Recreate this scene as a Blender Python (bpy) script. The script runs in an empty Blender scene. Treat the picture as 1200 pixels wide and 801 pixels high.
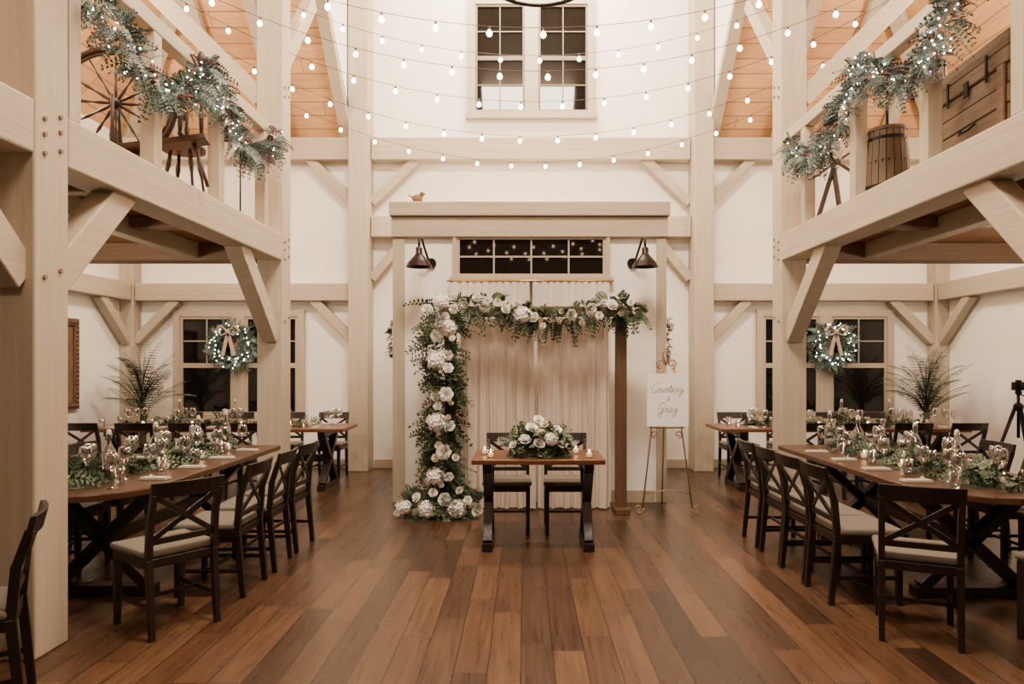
import bpy, math, random
from mathutils import Vector, Matrix
R=random.Random(7)
V=Vector
COL=bpy.context.scene.collection
pi=math.pi
# ------------------------------------------------------------------ mesh builder
class MB:
    def __init__(s): s.v=[];s.f=[];s.m=[]
    def add(s,vs,fs,mi=0):
        o=len(s.v); s.v+=[tuple(v) for v in vs]; s.f+=[tuple(i+o for i in f) for f in fs]; s.m+=[mi]*len(fs); return s
    def box(s,x0,x1,y0,y1,z0,z1,mi=0):
        return s.add([(x0,y0,z0),(x1,y0,z0),(x1,y1,z0),(x0,y1,z0),(x0,y0,z1),(x1,y0,z1),(x1,y1,z1),(x0,y1,z1)],
          [(0,3,2,1),(4,5,6,7),(0,1,5,4),(1,2,6,5),(2,3,7,6),(3,0,4,7)],mi)
    def beam(s,p,q,w,h,mi=0,up=(0,0,1),w2=None,h2=None):
        p=V(p);q=V(q);d=(q-p).normalized();u=V(up)
        if abs(d.dot(u))>.99:u=V((0,1,0))
        sd=d.cross(u).normalized();u=sd.cross(d).normalized()
        w2=w2 or w;h2=h2 or h;vs=[]
        for c,ww,hh in((p,w,h),(q,w2,h2)):
            for a,b in((-1,-1),(1,-1),(1,1),(-1,1)): vs.append(c+sd*a*ww/2+u*b*hh/2)
        return s.add(vs,[(0,1,2,3),(7,6,5,4),(0,4,5,1),(1,5,6,2),(2,6,7,3),(3,7,4,0)],mi)
    def tube(s,pts,r,n=8,mi=0,closed=False):
        pts=[V(p) for p in pts];N=len(pts);rs=r if isinstance(r,(list,tuple)) else [r]*N
        o=None;vs=[];prev=None
        for i,p in enumerate(pts):
            if closed:d=pts[(i+1)%N]-pts[i-1]
            else:d=pts[min(i+1,N-1)]-pts[max(i-1,0)]
            if d.length<1e-9:d=V((0,0,1))
            d.normalize()
            if prev is None:
                prev=d.orthogonal().normalized()
            a=(prev-d*prev.dot(d))
            a=a.normalized() if a.length>1e-6 else d.orthogonal().normalized()
            prev=a;b=d.cross(a)
            for k in range(n):
                t=2*pi*k/n;vs.append(p+(a*math.cos(t)+b*math.sin(t))*rs[i])
        fs=[]
        for i in range(N if closed else N-1):
            j=(i+1)%N
            for k in range(n): fs.append((i*n+k,i*n+(k+1)%n,j*n+(k+1)%n,j*n+k))
        if not closed: fs+= [tuple(range(n))[::-1],tuple((N-1)*n+k for k in range(n))]
        return s.add(vs,fs,mi)
    def lathe(s,prof,c=(0,0,0),n=16,mi=0):
        vs=[];fs=[]
        for r,z in prof:
            for k in range(n):
                t=2*pi*k/n;vs.append((c[0]+r*math.cos(t),c[1]+r*math.sin(t),c[2]+z))
        for i in range(len(prof)-1):
            for k in range(n): fs.append((i*n+k,i*n+(k+1)%n,(i+1)*n+(k+1)%n,(i+1)*n+k))
        return s.add(vs,fs,mi)
    def sph(s,c,r,n=8,m=6,mi=0,sc=(1,1,1)):
        vs=[];fs=[]
        for i in range(m+1):
            a=-pi/2+pi*i/m
            for k in range(n):
                t=2*pi*k/n;vs.append((c[0]+r*sc[0]*math.cos(a)*math.cos(t),c[1]+r*sc[1]*math.cos(a)*math.sin(t),c[2]+r*sc[2]*math.sin(a)))
        for i in range(m):
            for k in range(n): fs.append((i*n+k,i*n+(k+1)%n,(i+1)*n+(k+1)%n,(i+1)*n+k))
        return s.add(vs,fs,mi)
    def extr(s,poly,z0,z1,mi=0):
        n=len(poly);vs=[(x,y,z0) for x,y in poly]+[(x,y,z1) for x,y in poly]
        fs=[tuple(range(n))[::-1],tuple(range(n,2*n))]+[(i,(i+1)%n,n+(i+1)%n,n+i) for i in range(n)]
        return s.add(vs,fs,mi)
    def leaf(s,p,d,L,W,mi=0,up=None):
        d=V(d).normalized();u=V(up) if up else V((R.uniform(-1,1),R.uniform(-1,1),R.uniform(-1,1)))
        sd=d.cross(u)
        if sd.length<1e-4: sd=d.orthogonal()
        sd.normalize();nn=sd.cross(d);p=V(p);mid=p+d*L*.45
        s.add([p,mid+sd*W/2+nn*W*.18,p+d*L,mid-sd*W/2+nn*W*.18],[(0,1,2),(0,2,3)],mi)
    def sprig(s,p,d,L,k,lL,lW,mi=0,droop=.3,stem=0):
        p=V(p);d=V(d).normalized()
        sd=d.cross(V((R.uniform(-1,1),R.uniform(-1,1),R.uniform(-1,1)))).normalized()
        prev=p
        for i in range(1,k+1):
            t=i/k;q=p+d*L*t+V((0,0,-droop*L*t*t))
            tg=(q-prev).normalized()
            f=(1-.45*t)
            for sg in(1,-1):
                s.leaf(q,tg*.55+sd*sg,lL*f,lW*f,mi,up=tg.cross(sd))
            if i==k: s.leaf(q,tg,lL*f,lW*f,mi)
            prev=q
        s.tube([p,p+d*L*.5+V((0,0,-droop*L*.25)),prev],.0018,3,stem)
    def obj(s,name,mats,parent=None,smooth=False,bevel=0,origin=True,loc=None,solid=0):
        ox=V((0,0,0))
        if parent is None and origin:
            xs=[v[0] for v in s.v];ys=[v[1] for v in s.v];zs=[v[2] for v in s.v]
            ox=V(((min(xs)+max(xs))/2,(min(ys)+max(ys))/2,min(zs)))
        me=bpy.data.meshes.new(name)
        me.from_pydata([tuple(V(v)-ox) for v in s.v],[],s.f)
        mats=mats if isinstance(mats,(list,tuple)) else [mats]
        for m in mats: me.materials.append(m)
        me.polygons.foreach_set('material_index',[min(i,len(mats)-1) for i in s.m])
        if smooth: me.polygons.foreach_set('use_smooth',[True]*len(s.f))
        me.update()
        o=bpy.data.objects.new(name,me);COL.objects.link(o)
        o.location=ox if loc is None else loc
        if parent: o.parent=parent
        if bevel:
            b=o.modifiers.new('bevel','BEVEL');b.width=bevel;b.segments=2;b.limit_method='ANGLE'
        if solid:
            b=o.modifiers.new('solid','SOLIDIFY');b.thickness=solid
        return o
def empty(name,loc=(0,0,0),rz=0):
    o=bpy.data.objects.new(name,None);COL.objects.link(o);o.location=loc;o.rotation_euler=(0,0,rz);o.empty_display_size=.1;return o
def T(o,label,cat,group=None):
    o["label"]=label;o["category"]=cat
    if group:o["group"]=group
    return o
def S(o): o["kind"]="structure";return o
def dup(root,loc,rz=0,label=None,scale=None):
    def rec(o,par):
        c=o.copy();COL.objects.link(c)
        if par: c.parent=par;c.matrix_parent_inverse=o.matrix_parent_inverse
        for ch in list(o.children): rec(ch,c)
        return c
    c=rec(root,None);c.location=loc;c.rotation_euler=(0,0,rz)
    if label:c["label"]=label
    if scale:c.scale=(scale,)*3
    return c
# ------------------------------------------------------------------ materials
def nm(name):
    m=bpy.data.materials.new(name);m.use_nodes=True;nt=m.node_tree
    return m,nt,nt.nodes['Principled BSDF']
def link(nt,a,b): nt.links.new(a,b)
def N(nt,t,**k):
    n=nt.nodes.new(t)
    for a,b in k.items(): setattr(n,a,b)
    return n
def M(nt,op,a,b=None):
    n=N(nt,'ShaderNodeMath',operation=op)
    for i,x in enumerate((a,b)):
        if x is None: continue
        if isinstance(x,(int,float)): n.inputs[i].default_value=x
        else: link(nt,x,n.inputs[i])
    return n.outputs[0]
def ramp(nt,fac,cols):
    r=N(nt,'ShaderNodeValToRGB');e=r.color_ramp.elements
    while len(e)<len(cols): e.new(.5)
    for i,c in enumerate(cols):
        e[i].position=i/(len(cols)-1);e[i].color=(*c,1)
    link(nt,fac,r.inputs[0]);return r.outputs[0]
def mat(name,c,rough=.5,metal=0,amt=.12,scale=12,bump=.0,bscale=60,sv=(1,1,1),emit=None,es=1,sub=None,spec=None,sheen=0):
    m,nt,b=nm(name)
    tc=N(nt,'ShaderNodeTexCoord');mp=N(nt,'ShaderNodeMapping');mp.inputs['Scale'].default_value=sv
    link(nt,tc.outputs['Object'],mp.inputs[0])
    no=N(nt,'ShaderNodeTexNoise');no.inputs['Scale'].default_value=scale;no.inputs['Detail'].default_value=4
    link(nt,mp.outputs[0],no.inputs[0])
    lo=tuple(max(0,x*(1-amt*1.6)) for x in c);hi=tuple(min(1,x*(1+amt*1.6)) for x in c)
    link(nt,ramp(nt,no.outputs[0],[lo,c,hi]),b.inputs['Base Color'])
    b.inputs['Roughness'].default_value=rough;b.inputs['Metallic'].default_value=metal
    if spec is not None:b.inputs['Specular IOR Level'].default_value=spec
    if bump:
        n2=N(nt,'ShaderNodeTexNoise');n2.inputs['Scale'].default_value=bscale;link(nt,mp.outputs[0],n2.inputs[0])
        bp=N(nt,'ShaderNodeBump');bp.inputs['Strength'].default_value=bump;bp.inputs['Distance'].default_value=.01
        link(nt,n2.outputs[0],bp.inputs['Height']);link(nt,bp.outputs[0],b.inputs['Normal'])
    if emit:
        b.inputs['Emission Color'].default_value=(*emit,1);b.inputs['Emission Strength'].default_value=es
    return m
def planks(name,ac,al,width,length,cols,rough=.35,gap=.012,dark=.25,gs=1.0,rv=.12):
    m,nt,b=nm(name)
    tc=N(nt,'ShaderNodeTexCoord');sp=N(nt,'ShaderNodeSeparateXYZ');link(nt,tc.outputs['Object'],sp.inputs[0])
    a=sp.outputs[ac];l=sp.outputs[al]
    aw=M(nt,'DIVIDE',a,width);row=M(nt,'FLOOR',aw);fr=M(nt,'FRACT',aw)
    w1=N(nt,'ShaderNodeTexWhiteNoise',noise_dimensions='1D');link(nt,row,w1.inputs['W'])
    t=M(nt,'DIVIDE',M(nt,'ADD',l,M(nt,'MULTIPLY',w1.outputs[0],length*5)),length)
    pid=M(nt,'FLOOR',t);fl=M(nt,'FRACT',t)
    cb=N(nt,'ShaderNodeCombineXYZ');link(nt,row,cb.inputs[0]);link(nt,pid,cb.inputs[1])
    w2=N(nt,'ShaderNodeTexWhiteNoise',noise_dimensions='3D');link(nt,cb.outputs[0],w2.inputs[0])
    base=ramp(nt,w2.outputs[0],cols)
    gv=N(nt,'ShaderNodeCombineXYZ');link(nt,M(nt,'MULTIPLY',a,38),gv.inputs[0]);link(nt,M(nt,'MULTIPLY',l,2.0),gv.inputs[1]);link(nt,M(nt,'MULTIPLY',w2.outputs[0],70),gv.inputs[2])
    no=N(nt,'ShaderNodeTexNoise');no.inputs['Scale'].default_value=1;no.inputs['Detail'].default_value=6;no.inputs['Roughness'].default_value=.65
    link(nt,gv.outputs[0],no.inputs[0])
    wv=N(nt,'ShaderNodeCombineXYZ');link(nt,M(nt,'MULTIPLY',a,9),wv.inputs[0]);link(nt,M(nt,'MULTIPLY',l,2.2),wv.inputs[1]);link(nt,M(nt,'MULTIPLY',w2.outputs[0],33),wv.inputs[2])
    n3=N(nt,'ShaderNodeTexNoise');n3.inputs['Scale'].default_value=1;n3.inputs['Detail'].default_value=3;link(nt,wv.outputs[0],n3.inputs[0])
    g=M(nt,'ADD',M(nt,'MULTIPLY',no.outputs[0],2.0*gs),1-1.0*gs)
    g=M(nt,'MULTIPLY',g,M(nt,'ADD',M(nt,'MULTIPLY',n3.outputs[0],1.0*gs),1-.5*gs))
    g=M(nt,'MAXIMUM',g,.5)
    e1=M(nt,'LESS_THAN',M(nt,'MINIMUM',fr,M(nt,'SUBTRACT',1,fr)),gap)
    e2=M(nt,'LESS_THAN',M(nt,'MINIMUM',fl,M(nt,'SUBTRACT',1,fl)),gap*width/length*1.0)
    e=M(nt,'MAXIMUM',e1,e2)
    k=M(nt,'MULTIPLY',g,M(nt,'SUBTRACT',1,M(nt,'MULTIPLY',e,1-dark)))
    mx=N(nt,'ShaderNodeVectorMath',operation='SCALE');link(nt,base,mx.inputs[0]);link(nt,k,mx.inputs['Scale'])
    link(nt,mx.outputs[0],b.inputs['Base Color'])
    link(nt,M(nt,'ADD',M(nt,'MULTIPLY',no.outputs[0],rv*2),rough-rv),b.inputs['Roughness'])
    bp=N(nt,'ShaderNodeBump');bp.inputs['Strength'].default_value=.25;bp.inputs['Distance'].default_value=.004
    link(nt,M(nt,'SUBTRACT',no.outputs[0],e),bp.inputs['Height']);link(nt,bp.outputs[0],b.inputs['Normal'])
    return m
def timber(name,ax,cols,rough=.65,bs=.5):
    m,nt,b=nm(name)
    tc=N(nt,'ShaderNodeTexCoord');mp=N(nt,'ShaderNodeMapping');sc=[14,14,14];sc[ax]=.8
    mp.inputs['Scale'].default_value=sc;link(nt,tc.outputs['Object'],mp.inputs[0])
    no=N(nt,'ShaderNodeTexNoise');no.inputs['Scale'].default_value=1.6;no.inputs['Detail'].default_value=7;no.inputs['Roughness'].default_value=.6
    link(nt,mp.outputs[0],no.inputs[0])
    link(nt,ramp(nt,no.outputs[0],cols),b.inputs['Base Color']);b.inputs['Roughness'].default_value=rough
    bp=N(nt,'ShaderNodeBump');bp.inputs['Strength'].default_value=bs;bp.inputs['Distance'].default_value=.01
    link(nt,no.outputs[0],bp.inputs['Height']);link(nt,bp.outputs[0],b.inputs['Normal'])
    return m
def emis(name,c,s,samp=True):
    m,nt,b=nm(name);b.inputs['Base Color'].default_value=(*c,1);b.inputs['Emission Color'].default_value=(*c,1);b.inputs['Emission Strength'].default_value=s
    if not samp:
        try:m.cycles.emission_sampling='NONE'
        except Exception:pass
    return m
tc_=[(.25,.205,.15),(.39,.33,.25),(.45,.39,.30),(.50,.44,.35)]
TIM=[timber('timber_x',0,tc_,.6,.3),timber('timber_y',1,tc_,.6,.3),timber('timber_z',2,tc_,.6,.3)]
WALL=mat('plaster_white',(.88,.845,.80),.85,amt=.02,scale=3,bump=.08,bscale=90)
FLOOR=planks('floor_oak',0,1,.165,1.05,[(.024,.012,.0065),(.072,.034,.016),(.042,.020,.010),(.112,.058,.030),(.030,.015,.008),(.080,.039,.019),(.100,.052,.027),(.038,.018,.009),(.066,.032,.0155)],.30,dark=.12,gap=.016,gs=.72)
pc=[(.52,.29,.13),(.66,.39,.19),(.58,.33,.155)]
PINEX=planks('pine_boards_x',1,0,.14,3,pc,.55,dark=.35,gs=.35,gap=.03)
PINEY=planks('pine_boards_y',0,1,.14,3,pc,.55,dark=.35,gs=.35,gap=.03)
DECK=planks('deck_boards',0,1,.16,3,[(.24,.12,.052),(.36,.19,.085),(.30,.15,.065)],.6,dark=.3,gs=.5)
FRONTW=mat('unseen_wall_brown',(.12,.07,.04),.7,amt=.2,scale=4)  # unseen wall behind the camera, made dark to dim reflections in the glass
CHW=timber('dark_walnut',2,[(.006,.003,.0022),(.011,.0055,.0036),(.020,.010,.006)],.36)
TOPW=timber('table_walnut',1,[(.032,.013,.006),(.058,.023,.010),(.085,.036,.015)],.28)
TOPX=timber('table_walnut_cross',0,[(.06,.022,.009),(.11,.042,.017),(.155,.062,.026)],.28)
ARCHW=timber('arch_oak',2,[(.05,.024,.012),(.095,.048,.024),(.14,.075,.04)],.6)
ANTIQ=timber('antique_wood',0,[(.022,.011,.006),(.05,.025,.013),(.08,.042,.022)],.5)
JOIST=timber('joist_wood',0,[(.13,.075,.04),(.20,.12,.07),(.26,.165,.10)],.6)
CHEST=timber('chest_wood',1,[(.07,.05,.034),(.19,.135,.095),(.33,.25,.18)],.7,.9)
BARREL=timber('barrel_wood',2,[(.05,.032,.02),(.11,.075,.048),(.17,.12,.08)],.6)
CUSH=mat('cushion_fabric',(.14,.118,.098),.9,amt=.12,scale=120,bump=.2,bscale=300)
GLASSW=mat('night_window_glass',(.006,.0055,.005),.03,amt=.3,scale=2,spec=.35)
SASH=mat('sash_paint',(.42,.36,.285),.5,amt=.04)
SASHD=mat('sash_dark_paint',(.17,.135,.10),.5,amt=.04)
IRON=mat('black_iron',(.015,.012,.010),.45,.7)
CORD=mat('light_cord',(.05,.04,.03),.6)
BRONZE=mat('dark_bronze',(.02,.013,.010),.35,.8)
BRASS=mat('aged_brass',(.55,.36,.16),.3,.9)
GOLD=mat('gold_wire',(.42,.30,.18),.4,.7)
G1=mat('leaf_dark',(.020,.040,.018),.55,amt=.35,scale=20)
G2=mat('leaf_mid',(.055,.085,.036),.55,amt=.35,scale=20)
G3=mat('leaf_sage',(.16,.195,.135),.6,amt=.25,scale=20)
F1=mat('leaf_frost',(.23,.31,.30),.6,amt=.2,scale=20)
F2=mat('leaf_frost_dark',(.085,.13,.12),.6,amt=.2,scale=20)
PALM=mat('palm_leaf',(.050,.092,.062),.5,amt=.35,scale=8)
BER=mat('berry_burgundy',(.12,.03,.025),.5)
STEM=mat('stem',(.07,.05,.025),.7)
PET=mat('petal_white',(.90,.875,.82),.7,amt=.03,scale=30)
PETC=mat('petal_cream',(.84,.75,.61),.7,amt=.05,scale=30)
def cloth(name,c,trans=.25):
    m,nt,b=nm(name)
    tc=N(nt,'ShaderNodeTexCoord');no=N(nt,'ShaderNodeTexNoise');no.inputs['Scale'].default_value=200;link(nt,tc.outputs['Object'],no.inputs[0])
    link(nt,ramp(nt,no.outputs[0],[tuple(x*.92 for x in c),c]),b.inputs['Base Color']);b.inputs['Roughness'].default_value=.95
    tl=N(nt,'ShaderNodeBsdfTranslucent');tl.inputs[0].default_value=(*c,1);mx=N(nt,'ShaderNodeMixShader');mx.inputs[0].default_value=trans
    link(nt,b.outputs[0],mx.inputs[1]);link(nt,tl.outputs[0],mx.inputs[2]);link(nt,mx.outputs[0],nt.nodes['Material Output'].inputs[0]);return m
DRAPE=cloth('drape_cream',(.80,.70,.61));SHEER=cloth('sheer_ivory',(.87,.82,.76))
RIB=cloth('ribbon_linen',(.62,.50,.40))
WHITE=mat('white_ceramic',(.72,.68,.62),.25,amt=.02)
LINEN=mat('white_linen',(.40,.355,.30),.9,amt=.03)
BOARD=mat('sign_board',(.93,.93,.92),.5,amt=.01)
INK=mat('sign_lettering',(.16,.13,.11),.6)
CAN=mat('canvas_painting',(.12,.075,.04),.6,amt=.6,scale=5)
WAX=mat('candle_wax',(.8,.7,.55),.5,emit=(1,.6,.3),es=1.2)
BULB=emis('bulb_glow',(1,.72,.40),34)
FAIRY=emis('fairy_glow',(1,.90,.74),26,False)
FLAME=emis('flame_glow',(1,.6,.25),30,False)
def glassm(name,tint=(.95,.95,.95),k=.9,base=.08):
    m=bpy.data.materials.new(name);m.use_nodes=True;nt=m.node_tree;nt.nodes.remove(nt.nodes['Principled BSDF'])
    tr=N(nt,'ShaderNodeBsdfTransparent');tr.inputs[0].default_value=(*tint,1)
    gl=N(nt,'ShaderNodeBsdfGlossy');gl.inputs['Roughness'].default_value=.05
    lw=N(nt,'ShaderNodeLayerWeight');lw.inputs[0].default_value=.45
    no=N(nt,'ShaderNodeTexNoise');no.inputs['Scale'].default_value=3
    f=M(nt,'ADD',M(nt,'MULTIPLY',lw.outputs['Facing'],k),M(nt,'MULTIPLY',no.outputs[0],base*2))
    mx=N(nt,'ShaderNodeMixShader');link(nt,f,mx.inputs[0]);link(nt,tr.outputs[0],mx.inputs[1]);link(nt,gl.outputs[0],mx.inputs[2])
    link(nt,mx.outputs[0],nt.nodes['Material Output'].inputs[0]);return m
GLS=glassm('clear_glass',(.94,.94,.94),.7,.07)
BOT=glassm('bottle_glass',(.80,.86,.82),.8,.16)
# ------------------------------------------------------------------ room shell
XL,XR=-5.8,6.1;NL,NR=-2.48,2.64;YB=10.0;YF=-3.0;ZE=4.8;ZT=8.12
S(MB().box(XL-.2,XR+.2,YF-.2,YB+.2,-.12,0).obj('floor',FLOOR))
S(MB().box(XL-.15,XR+.15,YB,YB+.15,0,ZT+.1).obj('wall_back',WALL))
S(MB().box(XL-.15,XR+.15,YF-.15,YF,0,ZT+.1).obj('wall_front',FRONTW))
S(MB().box(XL-.15,XL,YF,YB,0,ZE+.05).obj('wall_left',WALL))
S(MB().box(XR,XR+.15,YF,YB,0,ZE+.05).obj('wall_right',WALL))
yh=6.68
for nm_,xw,xn,sg in(('left',XL,NL-.02,-1),('right',XR,NR+.06,1)):
    t=.08
    S(MB().add([(xw,YB,ZE),(xn,YB,ZE),(xn,yh,ZT),(xw,YB,ZE+t),(xn,YB,ZE+t),(xn,yh,ZT+t)],[(0,1,2),(3,5,4),(0,3,4,1),(1,4,5,2),(2,5,3,0)]).obj('ceiling_rear_'+nm_,PINEX))
    S(MB().add([(xw,YB,ZE),(xn,yh,ZT),(xn,YF,ZT),(xw,YF,ZE),(xw,YB,ZE+t),(xn,yh,ZT+t),(xn,YF,ZT+t),(xw,YF,ZE+t)],[(0,1,2,3),(7,6,5,4),(0,4,5,1),(1,5,6,2),(2,6,7,3),(3,7,4,0)]).obj('ceiling_side_'+nm_,PINEY))
    x1=xn+sg*.05
    S(MB().add([(xn,YB,ZE),(xn,YB,ZT),(xn,yh,ZT),(x1,YB,ZE),(x1,YB,ZT),(x1,yh,ZT)],[(0,1,2),(5,4,3),(0,3,4,1),(1,4,5,2),(2,5,3,0)]).obj('wall_upper_'+nm_,WALL))
S(MB().box(NL-.1,NR+.15,YF,YB,ZT,ZT+.1).obj('ceiling',PINEY))
S(MB().box(XL+.2,-2.49,YB-.025,YB,0,.13).obj('baseboard_back',SASH,bevel=.005))
S(MB().box(-2.19,-1.45,YB-.025,YB,0,.13).obj('baseboard_back',SASH,bevel=.005))
S(MB().box(1.57,2.39,YB-.025,YB,0,.13).obj('baseboard_back_right',SASH,bevel=.005))
S(MB().box(2.69,XR-.2,YB-.025,YB,0,.13).obj('baseboard_back_right',SASH,bevel=.005))
S(MB().box(XL,XL+.025,YF,YB-.03,0,.13).obj('baseboard_left',SASH))
S(MB().box(XR-.025,XR,YF,YB-.03,0,.13).obj('baseboard_right',SASH))
# ------------------------------------------------------------------ timber frame
def tm(x0,x1,y0,y1,z0,z1,name,label,cat,grp,m=None):
    d=[x1-x0,y1-y0,z1-z0];ax=d.index(max(d))
    o=MB().box(x0,x1,y0,y1,z0,z1).obj(name,m or TIM[ax],bevel=.012)
    return T(o,label,cat,grp)
def br(p,q,w=.14,h=.16,label="diagonal timber knee brace painted beige",name='timber_brace',grp="timber knee braces",up=(0,0,1)):
    d=[abs(q[i]-p[i]) for i in range(3)];ax=d.index(max(d))
    o=MB().beam(p,q,w,h,up=up).obj(name,TIM[ax],bevel=.01);return T(o,label,'brace' if 'brace' in name else 'rafter',grp)
PW=.26
for xa,xb,y,s in((NL-PW,NL,3.46,-1),(NL-PW,NL,7.0,-1),(NR,NR+PW,3.20,1),(NR,NR+PW,7.0,1)):
    o=tm(xa,xb,y,y+PW,0,7.75,'timber_post',"tall square beige timber post standing by the dining tables",'post',"main timber posts")
    cx0,cy0=o.location.x,o.location.y
    for z in(2.62,2.72,2.80,1.98,4.3,4.4):
        for dy in(-.06,.06):
            fx=NL-cx0 if s<0 else NR-cx0
            MB().tube([(fx+.004*s,dy,z+dy*.4),(fx-.010*s,dy,z+dy*.4)],.013,8).obj('wooden_peg',JOIST,o)
for xa,xb in((-2.48,-2.20),(2.40,2.68)):
    tm(xa,xb,9.62,9.98,0,8.05,'timber_post',"tall square beige timber post against the white rear wall",'post',"main timber posts")
for xa,xb in((XL,XL+.2),(XR-.2,XR)):
    tm(xa,xb,9.78,9.98,0,4.42,'timber_post',"slender beige corner timber post beside window wall",'post',"corner timber posts")
gB="timber wall beams"
tm(XL+.21,-2.49,9.8,9.99,2.43,2.68,'timber_beam',"beige horizontal beam above the side window",'beam',gB)
tm(2.69,XR-.21,9.8,9.99,2.43,2.68,'timber_beam',"beige horizontal beam above the side window",'beam',gB)
tm(XL+.01,XL+.19,YF,9.76,2.43,2.68,'timber_beam',"beige horizontal beam along the side wall",'beam',gB)
tm(XR-.19,XR-.01,YF,9.76,2.43,2.68,'timber_beam',"beige horizontal beam along the side wall",'beam',gB)
tm(XL+.01,-2.49,9.78,9.99,4.45,4.77,'timber_beam',"beige timber eave plate at the foot of pine ceiling",'beam',gB)
tm(-2.19,2.39,9.78,9.99,4.45,4.77,'timber_beam',"long beige tie beam across white rear wall",'beam',gB)
tm(2.69,XR-.01,9.78,9.99,4.45,4.77,'timber_beam',"beige timber eave plate at the foot of pine ceiling",'beam',gB)
tm(-2.19,2.39,9.76,9.99,3.34,3.64,'timber_beam',"beige cross beam behind the entry vestibule",'beam',gB)
yb=9.9
for p,q in [((-2.2,yb,3.85),(-1.55,yb,4.48)),((2.4,yb,3.85),(1.75,yb,4.48)),((-2.2,yb,2.75),(-1.7,yb,3.36)),((2.4,yb,2.75),(1.9,yb,3.36)),
            ((-2.48,yb,3.85),(-3.1,yb,4.48)),((2.68,yb,3.85),(3.3,yb,4.48)),((-2.46,yb,1.85),(-3.05,yb,2.45)),((2.66,yb,1.85),(3.25,yb,2.45)),
            ((XL+.18,yb,1.85),(XL+.78,yb,2.45)),((XR-.18,yb,1.85),(XR-.78,yb,2.45)),
            ((XL+.1,9.8,1.85),(XL+.1,9.15,2.45)),((XR-.1,9.8,1.85),(XR-.1,9.15,2.45))]:
    br(p,q,.12,.13)
# lofts
for xn,xw,sg,yp in((NL,XL,-1,3.46),(NR,XR,1,3.20)):
    a,b=sorted((xn,xn+sg*.24))
    for y0,y1 in((-1.5,yp),(yp+.26,7.0)):
        tm(a,b,y0,y1,2.575,2.85,'timber_beam',"thick beige beam carrying the edge of the loft",'beam',"loft edge beams")
    a,b=sorted((xn+sg*.27,xw-sg*.2))
    for y in(yp,7.0):
        tm(a,b,y,y+.24,2.575,2.76,'timber_beam',"beige beam under the loft reaching to the side wall",'beam',"loft cross beams",None if y==yp else JOIST)
    a2,b2=sorted((xn+sg*.85,xn+sg*1.0))
    tm(a2,b2,yp+.25,6.99,2.60,2.76,'timber_beam',"beige lengthwise beam under the loft boards",'beam',"loft joists")
    for (u0,u1) in((.27,.84),(1.01,abs(xw-xn)-.2)):
        aa,bb=sorted((xn+sg*u0,xn+sg*u1))
        for y in(4.55,5.75):
            tm(aa,bb,y,y+.13,2.66,2.76,'timber_beam',"exposed brown joist under the loft boards",'beam',"loft joists",JOIST)
    a,b=sorted((xn+sg*.245,xw-sg*.2))
    S(MB().box(a,b,-1.5,7.24,2.765,2.85).obj('floor_loft',DECK))
    xc=xn+sg*.12
    br((xc,7.02,1.80),(xc,6.15,2.62),.15,.18)
    br((xc,yp+.24,1.95),(xc,yp+.92,2.62),.15,.18)
    br((xc,yp+.02,1.95),(xc,yp-.66,2.62),.15,.18)
    br((xn+sg*.24,7.12,4.25),(xn+sg*1.75,7.12,5.75),.16,.18)
    br((xn+sg*.12,7.2,4.6),(xn+sg*.12,8.3,5.9),.14,.16)
    br((xw,YB,ZE-.09),(xn,yh,ZT-.09),.18,.2,"beige hip rafter under pine ceiling",'timber_rafter',"roof rafters")
    for f in(.0,.27,.50,.72):
        xx=xn+(xw-xn)*f;dd=(1-f)*(YB-yh)
        br((xx+sg*.08,YB-.05,ZE-.09),(xx+sg*.08,YB-dd+.0,ZE+(ZT-ZE)*(1-f)-.09),.11,.16,"beige sloping rafter under pine boarded ceiling",'timber_rafter',"roof rafters",up=(1,0,0))
    for y in(6.5,5.5,4.5,3.4,1.6):
        br((xw-sg*.02,y,ZE-.09),(xn,y,ZT-.09),.13,.16,"beige sloping rafter under pine boarded ceiling",'timber_rafter',"roof rafters",up=(0,1,0))
    y0=yp+.28
    r=empty('loft_railing',(xn+sg*.06,y0,2.85));T(r,"white painted loft railing with square balusters",'railing')
    MB().box(-.05,.05,0,6.98-y0,.91,1.02).obj('top_rail',TIM[1],r,bevel=.008)
    for y in(3.74,4.60,5.58,6.56):
        if sg>0:y-=.12
        MB().box(-.05,.05,y-y0,y-y0+.1,0,.905).obj('baluster',TIM[2],r,bevel=.006)
# ------------------------------------------------------------------ vestibule
VX0,VX1,VY,VZ=-1.416,1.54,7.5,3.28
DX0,DX1=-.78,.94
S(MB().box(VX0,DX0,VY,VY+.12,0,3.05).box(DX1,VX1,VY,VY+.12,0,3.05).box(DX0,DX1,VY,VY+.12,2.96,3.05).obj('wall_vestibule_front',WALL))
S(MB().box(VX0,VX0+.12,VY+.12,9.75,0,3.05).obj('wall_vestibule_left',WALL))
S(MB().box(VX1-.12,VX1,VY+.12,9.75,0,3.05).obj('wall_vestibule_right',WALL))
S(MB().box(VX0,VX1,VY,9.75,3.06,3.2).obj('ceiling_vestibule',WALL))
S(MB().box(VX0-.03,VX1+.03,VY-.06,VY-.003,2.90,3.12).obj('trim_1',TIM[0],bevel=.01))
S(MB().box(VX0-.05,VX1+.05,VY-.1,VY+.1,3.125,3.28).obj('trim_2',TIM[0],bevel=.01))
S(MB().box(VX0-.02,VX0+.11,VY-.035,VY-.003,0,2.895).obj('trim_3',TIM[2],bevel=.006))
S(MB().box(VX1-.09,VX1+.02,VY-.035,VY-.003,0,2.895).obj('trim_4',TIM[2],bevel=.006))
S(MB().box(VX0+.13,DX0-.01,VY-.02,VY-.003,0,.13).obj('baseboard_vestibule',SASH))
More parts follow.
